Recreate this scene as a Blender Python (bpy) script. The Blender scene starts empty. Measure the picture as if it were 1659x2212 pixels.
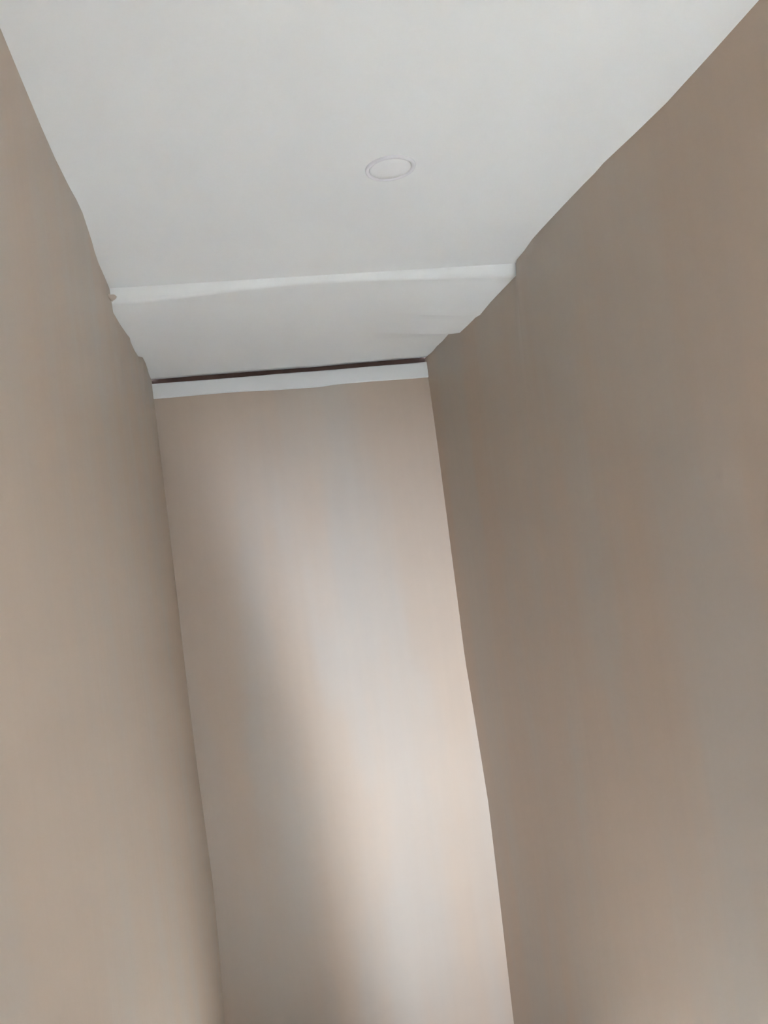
import bpy, bmesh, math, random
from mathutils import Matrix, Vector
random.seed(7)
scene = bpy.context.scene

# ------------------------------------------------------------------ camera
IMG_W, IMG_H, FOCAL = 1659.0, 2212.0, 1710.47          # photograph frame, focal length in px
YAW, PITCH, ROLL = 0.19853, -0.03256, -0.12912
EYE = Vector((-0.30638, 0.0, 1.85))                    # hand-held, left of the passage centre

def cam_rotation():
    base = Matrix(((1, 0, 0), (0, 0, -1), (0, 1, 0)))
    yaw = Matrix(((math.cos(YAW), -math.sin(YAW), 0), (math.sin(YAW), math.cos(YAW), 0), (0, 0, 1)))
    pit = Matrix(((1, 0, 0), (0, math.cos(PITCH), -math.sin(PITCH)), (0, math.sin(PITCH), math.cos(PITCH))))
    rol = Matrix(((math.cos(ROLL), -math.sin(ROLL), 0), (math.sin(ROLL), math.cos(ROLL), 0), (0, 0, 1)))
    return rol @ pit @ base @ yaw                      # world -> camera (x right, y down, z forward)
ROT = cam_rotation()
cam_data = bpy.data.cameras.new('camera')
cam = bpy.data.objects.new('camera', cam_data)
scene.collection.objects.link(cam)
cam_data.sensor_fit = 'VERTICAL'
cam_data.sensor_height = 24.0
cam_data.lens = FOCAL / IMG_H * 24.0
cam_data.clip_start = 0.01
right, down, fwd = Vector(ROT[0]), Vector(ROT[1]), Vector(ROT[2])
m = Matrix((right, -down, -fwd)).transposed().to_4x4()
m.translation = EYE
cam.matrix_world = m
scene.camera = cam

# ------------------------------------------------------------------ world, daylight, exposure
world = bpy.data.worlds.new('world')
scene.world = world
world.use_nodes = True
world.node_tree.nodes['Background'].inputs[0].default_value = (0.62, 0.79, 1.0, 1)
world.node_tree.nodes['Background'].inputs[1].default_value = 5.0
vs = scene.view_settings
vs.view_transform = 'Standard'
vs.look = 'None'
vs.exposure = 0.73
vs.gamma = 1.0
vs.use_curve_mapping = False
scene.cycles.sample_clamp_indirect = 0.0              # keep the full bounce light

# daylight enters behind the camera: a window in the near wall and an added rooflight in the ceiling
NEAR_Y, SILL, HEAD, WIN_X0 = -1.2, 1.32, 2.17, -0.36
ROOF_X0, ROOF_X1, ROOF_Y0, ROOF_Y1 = 0.16, 0.475, -0.2, 0.58  # made-up roof opening, so sunlight bounces off the floor to the ceiling
def sky_portal(name, loc, rot, sx, sy):               # only guides sampling of the sky through an opening
    d = bpy.data.lights.new(name, 'AREA')
    d.shape = 'RECTANGLE'; d.size = sx; d.size_y = sy
    d.cycles.is_portal = True
    o = bpy.data.objects.new(name, d)
    scene.collection.objects.link(o)
    o.location = loc; o.rotation_euler = rot
sky_portal('window_portal', ((WIN_X0 + 0.5) / 2, NEAR_Y - .05, (SILL + HEAD) / 2), (math.pi / 2, 0, 0), 0.5 - WIN_X0, HEAD - SILL)
sky_portal('added_rooflight_portal', ((ROOF_X0 + ROOF_X1) / 2, (ROOF_Y0 + ROOF_Y1) / 2, EYE.z + .66859 + .3), (0, 0, 0), ROOF_X1 - ROOF_X0, ROOF_Y1 - ROOF_Y0)
sun_data = bpy.data.lights.new('sun', 'SUN')
sun_data.energy = 84.0
sun_data.angle = 0.03
sun_data.color = (0.70, 0.845, 1.0)
sun = bpy.data.objects.new('sun', sun_data)           # falls through the added rooflight onto the floor
scene.collection.objects.link(sun)
sun.rotation_euler = Vector((0.0, 1.0, -2.9)).to_track_quat('-Z', 'Y').to_euler()
added_key = bpy.data.lights.new('added_key_light', 'AREA')   # added area lamp, made up to brighten the end wall
added_key.shape = 'RECTANGLE'; added_key.size = 0.50; added_key.size_y = 2.4
added_key.energy = 660; added_key.color = (0.77, 0.87, 1.0)
go = bpy.data.objects.new('added_key_light', added_key)
scene.collection.objects.link(go)
go.location = (-0.05, -6.0, 2.95)
go.rotation_euler = Vector((0.0, 1.0, -0.2)).to_track_quat('-Z', 'Z').to_euler()

# ------------------------------------------------------------------ helpers
def smooth(a, b, t):
    t = max(0.0, min(1.0, (t - a) / (b - a)))
    return t * t * (3 - 2 * t)
def ray(px, py):
    return (right * ((px - IMG_W / 2) / FOCAL) + down * ((py - IMG_H / 2) / FOCAL) + fwd)
def on_plane(px, py, axis, value):
    d = ray(px, py)
    t = (value - EYE[axis]) / d[axis]
    return EYE + d * t
def interp(tab, t):
    if t <= tab[0][0]: return tab[0][1]
    for (a, va), (b, vb) in zip(tab, tab[1:]):
        if t <= b: return va + (vb - va) * (t - a) / (b - a) if b > a else vb
    return tab[-1][1]
def link(name, verts, faces, mat, parent=None, shade=False):
    me = bpy.data.meshes.new(name)
    me.from_pydata(verts, [], faces)
    me.update()
    if shade:
        for p in me.polygons: p.use_smooth = True
    o = bpy.data.objects.new(name, me)
    scene.collection.objects.link(o)
    if mat: me.materials.append(mat)
    if parent: o.parent = parent
    return o
def structure(o, label=None):
    o['kind'] = 'structure'
    if label: o['label'] = label
    return o
def grid(rows):
    """rows of equally many points -> verts, quad faces"""
    n = len(rows[0]); v = [tuple(p) for r in rows for p in r]; f = []
    for i in range(len(rows) - 1):
        for j in range(n - 1):
            a = i * n + j
            f.append((a, a + 1, a + n + 1, a + n))
    return v, f
def boxes(lst):
    v, f = [], []
    for (x0, x1, y0, y1, z0, z1) in lst:
        b = len(v)
        v += [(x0, y0, z0), (x1, y0, z0), (x1, y1, z0), (x0, y1, z0), (x0, y0, z1), (x1, y0, z1), (x1, y1, z1), (x0, y1, z1)]
        f += [tuple(b + k for k in q) for q in ((0, 3, 2, 1), (4, 5, 6, 7), (0, 1, 5, 4), (1, 2, 6, 5), (2, 3, 7, 6), (3, 0, 4, 7))]
    return v, f

# ------------------------------------------------------------------ materials
def srgb(r, g, b):
    f = lambda c: (c / 255 / 12.92) if c / 255 <= 0.04045 else ((c / 255 + 0.055) / 1.055) ** 2.4
    return (f(r), f(g), f(b), 1)
def material(name, c1, c2, rough=0.5, spec=0.5, scale=(1, 1, 1), nscale=2.0, detail=3.0, lo=0.35, hi=0.65,
             bump=0.0, bump_scale=30.0, bump_stretch=(1, 1, 1), streak=0.0):
    mt = bpy.data.materials.new(name); mt.use_nodes = True
    nt = mt.node_tree; N = nt.nodes; L = nt.links
    bs = N['Principled BSDF']
    tc = N.new('ShaderNodeTexCoord')
    mp = N.new('ShaderNodeMapping'); mp.inputs['Scale'].default_value = scale
    L.new(tc.outputs['Object'], mp.inputs['Vector'])
    nz = N.new('ShaderNodeTexNoise'); nz.inputs['Scale'].default_value = nscale; nz.inputs['Detail'].default_value = detail
    L.new(mp.outputs[0], nz.inputs['Vector'])
    mr = N.new('ShaderNodeMapRange'); mr.inputs[1].default_value = lo; mr.inputs[2].default_value = hi
    mr.interpolation_type = 'SMOOTHSTEP'
    L.new(nz.outputs['Fac'], mr.inputs[0])
    mx = N.new('ShaderNodeMix'); mx.data_type = 'RGBA'
    mx.inputs[6].default_value = c1; mx.inputs[7].default_value = c2
    L.new(mr.outputs[0], mx.inputs[0])
    col = mx.outputs[2]
    if streak:
        mp3 = N.new('ShaderNodeMapping'); mp3.inputs['Scale'].default_value = (22, 22, 0.9)
        L.new(tc.outputs['Object'], mp3.inputs['Vector'])
        n3 = N.new('ShaderNodeTexNoise'); n3.inputs['Scale'].default_value = 1.5; n3.inputs['Detail'].default_value = 4
        L.new(mp3.outputs[0], n3.inputs['Vector'])
        m3 = N.new('ShaderNodeMapRange'); m3.inputs[1].default_value = .25; m3.inputs[2].default_value = .75
        m3.inputs[3].default_value = 1 - streak; m3.inputs[4].default_value = 1 + streak
        L.new(n3.outputs['Fac'], m3.inputs[0])
        vm = N.new('ShaderNodeVectorMath'); vm.operation = 'SCALE'
        L.new(col, vm.inputs[0]); L.new(m3.outputs[0], vm.inputs['Scale'])
        col = vm.outputs[0]
    L.new(col, bs.inputs['Base Color'])
    bs.inputs['Roughness'].default_value = rough
    bs.inputs['Specular IOR Level'].default_value = spec
    if bump:
        mp2 = N.new('ShaderNodeMapping'); mp2.inputs['Scale'].default_value = bump_stretch
        L.new(tc.outputs['Object'], mp2.inputs['Vector'])
        n2 = N.new('ShaderNodeTexNoise'); n2.inputs['Scale'].default_value = bump_scale; n2.inputs['Detail'].default_value = 3
        L.new(mp2.outputs[0], n2.inputs['Vector'])
        bp = N.new('ShaderNodeBump'); bp.inputs['Strength'].default_value = bump; bp.inputs['Distance'].default_value = 0.004
        L.new(n2.outputs['Fac'], bp.inputs['Height'])
        L.new(bp.outputs[0], bs.inputs['Normal'])
    return mt
WALL = material('beige_satin_paint', srgb(190, 171, 153), srgb(186, 174, 161), rough=0.46, spec=0.38,
                scale=(3.0, 3.0, 0.55), nscale=1.6, bump=0.06, bump_scale=8.0, bump_stretch=(6, 6, 0.5), streak=0.016)
WHITE = material('white_ceiling_paint', srgb(236, 236, 234), srgb(231, 231, 230), rough=0.6, spec=0.3, nscale=1.2)
PLASTIC = material('white_plastic', srgb(234, 233, 233), srgb(232, 231, 231), rough=0.6, spec=0.3)
RIM = material('grey_white_plastic', srgb(226, 224, 227), srgb(224, 222, 225), rough=0.6, spec=0.2)
GAP = material('raw_brown_board', srgb(132, 106, 96), srgb(118, 95, 86), rough=0.9, spec=0.1, nscale=9)
FLOOR = material('pale_floor', srgb(235, 230, 222), srgb(230, 225, 218), rough=0.45, scale=(6, 0.6, 1), nscale=3)
GROUND = material('grey_paving', srgb(128, 112, 92), srgb(118, 102, 84), rough=0.9)

# ------------------------------------------------------------------ the passage
XL, XR, DEPTH = -0.5, 0.5, 2.8332
MOUTH = NEAR_Y
CEIL = EYE.z + 0.66859
STEP_Y = 1.928
GAP_TOP, GAP_BOT, STRIP_BOT = EYE.z + 0.648, EYE.z + 0.634, EYE.z + 0.5790

# uneven plaster: measured run of the two far corners (height -> sideways offset)
def corner_table(pts, x):
    t = []
    for px, py in pts:
        p = on_plane(px, py, 1, DEPTH)
        t.append((p.z, p.x - x))
    return sorted(t)
LEFT_RUN = corner_table([(332, 862), (351, 1020), (370, 1180), (390, 1355), (410, 1530), (430, 1690), (459, 1900), (474, 2060), (485, 2212)], XL)
RIGHT_RUN = corner_table([(925, 815), (945, 960), (967, 1130), (985, 1270), (1004, 1420), (1027, 1560), (1055, 1735), (1078, 1930), (1110, 2212)], XR)
# ragged line where the wall paint meets the ceiling
def top_table(pts, x):                                # depth -> height, on the plane of the wall
    return sorted((p.y, p.z) for p in (on_plane(px, py, 0, x) for px, py in pts))
def side_table(pts, z, x):                            # depth -> sideways offset of the wall head, on the ceiling plane
    return sorted((p.y, p.x - x) for p in (on_plane(px, py, 2, z) for px, py in pts))
LOW = EYE.z + 0.636
MID = CEIL - 0.012
L_MAIN = side_table([(0, 60), (30, 133), (60, 205), (90, 277), (120, 345), (150, 405), (165, 432), (178, 460), (190, 497), (199, 525), (203, 541), (212, 568), (226, 600), (236, 624)], CEIL, XL)
L_LOW = side_table([(239, 656), (244, 672), (258, 697), (273, 720), (279, 728), (281, 738), (289, 757), (297, 771), (307, 774), (313, 787), (322, 812)], LOW + .006, XL)
R_MAIN = side_table([(1640, 0), (1540, 112), (1440, 222), (1370, 290), (1304, 352), (1285, 374), (1260, 399), (1217, 444), (1190, 473), (1165, 500), (1150, 517), (1134, 540), (1117, 561), (1115, 568)], CEIL, XR)
R_LOW = top_table([(1119, 592), (1104, 607), (1092, 619), (1060, 653), (1038, 680), (1028, 686), (1010, 704), (994, 719), (970, 722), (957, 737), (945, 748), (938, 757), (929, 768)], XR)
GAP_TAB = [(p.x, p.z) for p in (on_plane(px, py, 1, DEPTH) for px, py in [(327, 820.5), (500, 806.5), (700, 791.5), (900, 773.5), (926, 771.5)])]
def low_z(y):
    return LOW + (GAP_TOP - LOW) * smooth(STEP_Y, DEPTH, y)
def edge_z(side, y, low):
    if not low: return CEIL
    z = interp(R_LOW, y) + .018 * (1 - smooth(STEP_Y, STEP_Y + .16, y)) if side > 0 else low_z(y)
    k = smooth(DEPTH - .12, DEPTH, y)
    return z + (GAP_TAB[-1 if side > 0 else 0][1] - z) * k
def head_shift(side, y, low):
    if low:
        if side > 0: return 0.023 * (1 - smooth(STEP_Y, STEP_Y + .16, y))
        return interp(L_LOW, y) * (1 - smooth(DEPTH - .25, DEPTH, y))
    t = L_MAIN if side < 0 else R_MAIN
    if y < t[0][0]: return t[0][1] * (1 - smooth(0, 0.5, t[0][0] - y))
    return interp(t, y)
def wall_x(side, y, z, low=None):
    if low is None: low = y > STEP_Y
    w = math.exp(-max(0.0, DEPTH - y) / 0.55)
    x = (XL if side < 0 else XR) + w * interp(LEFT_RUN if side < 0 else RIGHT_RUN, z)
    drop = max(0.0, edge_z(side, y, low) - z)
    return x + head_shift(side, y, low) * math.exp(-drop / 0.15)

def ys_between(a, b, tabs, n):
    s = {round(a, 5), round(b, 5)}
    s |= {round(a + (b - a) * i / n, 5) for i in range(n + 1)}
    for t in tabs:
        s |= {round(y, 5) for y, _ in t if a < y < b}
    return sorted(s)
Y_MAIN = ys_between(MOUTH, STEP_Y, (L_MAIN, R_MAIN), 50)
Y_CEIL = ys_between(ROOF_Y1, STEP_Y, (L_MAIN, R_MAIN), 40)
Y_LOW = ys_between(STEP_Y + 0.012, DEPTH, (L_LOW, R_LOW), 24)

U = [0, .006, .014, .028, .05, .08, .13, .2, .3, .4, .5, .6, .7, .8, .87, .92, .95, .972, .986, .994, 1]
def ceil_row(y, low):
    base = MID + (GAP_TOP - MID) * smooth(STEP_Y, DEPTH, y) if low else CEIL
    k = .45 if low else .10
    zl, zr = edge_z(-1, y, low), edge_z(1, y, low)
    xl, xr = wall_x(-1, y, zl, low), wall_x(1, y, zr, low)
    r = []
    for u in U:
        x = xl + (xr - xl) * u
        if low: base = MID + (interp(GAP_TAB, x) - MID) * smooth(STEP_Y, DEPTH, y)
        z = base + (zl - base) * (1 - smooth(0, k, u)) + (zr - base) * (1 - smooth(0, k, 1 - u))
        r.append((x, y, z))
    return r
rows = [ceil_row(y, False) for y in Y_CEIL]
v, f = grid(rows)
v2, f2 = boxes([(XL - .05, ROOF_X0, MOUTH, ROOF_Y1, CEIL, CEIL + .3), (ROOF_X1, XR + .05, MOUTH, ROOF_Y1, CEIL, CEIL + .3),
                (ROOF_X0, ROOF_X1, MOUTH, ROOF_Y0, CEIL, CEIL + .3), (XL - .05, XR + .05, ROOF_Y1, ROOF_Y1 + .1, CEIL + .06, CEIL + .3)])
k = len(v)
v += v2; f += [tuple(i + k for i in q) for q in f2]
structure(link('ceiling', v, f, WHITE, shade=True), 'white painted ceiling of the narrow passage')

# lowered ceiling board with a rounded drop in front
front = ceil_row(STEP_Y, False); low0 = ceil_row(STEP_Y + 0.012, True)
rows = []
for k in range(7):
    a = k / 6
    rows.append([(p[0] + (q[0] - p[0]) * a, STEP_Y + 0.012 * smooth(0, 1, a), p[2] + (q[2] - p[2]) * a) for p, q in zip(front, low0)])
rows += [ceil_row(y, True) for y in Y_LOW[1:]]
end = ceil_row(DEPTH, True)
rows.append([(p[0], DEPTH + .001, p[2] + 0.03) for p in end])
v, f = grid(rows)
structure(link('ceiling_drop_panel', v, f, WHITE, shade=True), 'lowered white ceiling board at the far end')

# side walls
def side_wall(name, side, label):
    seq = [(y, False) for y in Y_MAIN] + [(y, True) for y in Y_LOW] + [(DEPTH + 0.1, True)]
    nz = 60
    rows = []
    for y, low in seq:
        zt = edge_z(side, y, low)
        r = []
        for i in range(nz + 1):
            a = i / nz
            z = zt * (1 - (1 - a) ** 1.7)
            r.append((wall_x(side, y, z, low), y, z))
        rows.append(r)
    v, f = grid(rows)
    if side > 0: f = [tuple(reversed(q)) for q in f]
    return structure(link(name, v, f, WALL, shade=True), label)
side_wall('wall_left', -1, 'beige painted left wall of the passage')
side_wall('wall_right', 1, 'beige painted right wall of the passage')

# end wall with a slightly wavy top paint line
STRIP_LINE = [on_plane(px, py, 1, DEPTH) for px, py in
              [(331, 862), (400, 856), (480, 849), (520, 846), (570, 844), (620, 841), (690, 836), (730, 830), (800, 824), (860, 820), (900, 817), (923, 815)]]
STRIP_TAB = [(p.x, p.z) for p in STRIP_LINE]
xs = [i / 40 for i in range(41)]
rows = []
for i in range(61):
    a = i / 60
    z = STRIP_BOT * a
    xl, xr = wall_x(-1, DEPTH, z) - 0.002, wall_x(1, DEPTH, z) + 0.002
    rows.append([(xl + (xr - xl) * u, DEPTH, interp(STRIP_TAB, xl + (xr - xl) * u) * a) for u in xs])
v, f = grid(rows)
structure(link('wall_back', v, f, WALL, shade=True), 'beige painted end wall of the passage')

# white strip above the end wall
n = 60
top_line = [(on_plane(px, py, 1, DEPTH)) for px, py in [(326, 830), (500, 816.5), (600, 808), (700, 800.5), (800, 792), (900, 784), (930, 780.5)]]
TOP_TAB = [(p.x, p.z) for p in top_line]
rows = []
prof = []
for i in range(n + 1):
    x = XL - 0.006 + (XR - XL + 0.012) * i / n
    zb, zt = interp(STRIP_TAB, x), interp(TOP_TAB, x)
    prof.append([(x, DEPTH + .002, zb - .001), (x, DEPTH - .003, zb), (x, DEPTH - .006, zb + .003), (x, DEPTH - .006, zt - .003), (x, DEPTH - .003, zt), (x, DEPTH + .11, zt)])
v, f = grid(prof)
structure(link('trim_1', v, f, WHITE, shade=False), 'white strip between the end wall and the ceiling gap')

# dark open gap behind the lowered board
v, f = boxes([(XL - .03, XR + .03, DEPTH + .016, DEPTH + .075, GAP_BOT - .03, GAP_TOP + .06),
              (XL - .03, XR + .03, DEPTH + .003, DEPTH + .016, GAP_TOP + .014, GAP_TOP + .03)])
structure(link('trim_2', v, f, GAP), 'dark brown gap line under the ceiling edge')

# small lumps of filler left on the plaster
def lump(name, px, py, z, sx, sy, h, mat, rz=0.0):
    c0 = on_plane(px, py, 2, z)
    rows = []
    for i in range(6):
        a = i / 5
        row = []
        for k in range(17):
            t = 2 * math.pi * (k % 16) / 16
            w = 1 + .22 * math.sin(3 * t + px) + .12 * math.sin(5 * t)
            x, y = sx * a * w * math.cos(t), sy * a * w * math.sin(t)
            row.append((c0.x + x * math.cos(rz) - y * math.sin(rz), c0.y + x * math.sin(rz) + y * math.cos(rz), z + .0006 - h * (1 - a * a)))
        rows.append(row)
    v, f = grid(rows)
    return structure(link(name, v, f, mat, shade=True))
structure(lump('trim_3', 241, 642, LOW - .004, .010, .022, .008, WALL), 'lump of beige paint at the left ceiling edge')
structure(lump('trim_4', 637, 625, MID, .022, .012, .0028, WHITE), 'small raised filler patch on the white ceiling')

# ------------------------------------------------------------------ round ceiling fitting
c = on_plane(843, 362, 2, CEIL)
pl, pr = on_plane(789, 366, 2, CEIL), on_plane(897, 358, 2, CEIL)
RAD = (pr - pl).length / 2
fit = bpy.data.objects.new('ceiling_downlight', None)
scene.collection.objects.link(fit)
fit.location = (c.x, c.y, CEIL)
fit['label'] = 'small round white flush fitting with a thin rim on the ceiling'
fit['category'] = 'ceiling light'
def lathe(name, prof, mat, parent, seg=64):
    rows = []
    for r, z in prof:
        rows.append([(r * math.cos(2 * math.pi * k / seg), r * math.sin(2 * math.pi * k / seg), z) for k in range(seg + 1)])
    v, f = grid(rows)
    o = link(name, v, f, mat, parent, shade=True)
    return o
R0 = RAD
lathe('rim', [(R0, 0.001), (R0, -.0025), (R0 * .985, -.004), (R0 * .93, -.0045), (R0 * .86, -.0035), (R0 * .835, -.001)], RIM, fit)
lathe('cover', [(R0 * .83, 0.001), (R0 * .83, -.002), (R0 * .80, -.0035), (R0 * .5, -.0042), (0.0005, -.0045)], PLASTIC, fit)

# ------------------------------------------------------------------ behind the camera: floor and open doorway
structure(link('floor', *boxes([(XL - .1, XR + .1, MOUTH - .1, DEPTH + .1, -.1, 0)]), FLOOR), 'pale wooden floor')
structure(link('ground', *boxes([(-9, 9, MOUTH - 9, MOUTH - .1, -.25, -.12)]), GROUND), 'paved ground outside the window')
v, f = boxes([(XL - .1, WIN_X0, MOUTH - .1, MOUTH, -.12, CEIL + .3), (XR, XR + .1, MOUTH - .1, MOUTH, -.12, CEIL + .3),
              (WIN_X0, XR, MOUTH - .1, MOUTH, HEAD, CEIL + .3), (WIN_X0, XR, MOUTH - .1, MOUTH, -.12, SILL)])
structure(link('wall_front', v, f, WALL), 'wall with an open window behind the viewer')
# unseen wall piece added behind the viewer, its edge cut to shade the end wall
BLOCKER_Y = -0.25
prof = [(XL - .02, 0), (.1, 0), (.04, .9), (-.01, 1.26), (-.05, 1.5), (-.10, 1.72), (-.16, 1.92), (-.27, 2.12), (-.30, CEIL), (XL - .02, CEIL)]
v = [(x, BLOCKER_Y - .1, z) for x, z in prof] + [(x, BLOCKER_Y, z) for x, z in prof]
n = len(prof)
f = [tuple(range(n)), tuple(reversed(range(n, 2 * n)))] + [(i, i + n, (i + 1) % n + n, (i + 1) % n) for i in range(n)]
structure(link('wall_shade_blocker', v, f, WALL), 'unseen wall piece added behind the viewer to shade the end wall')
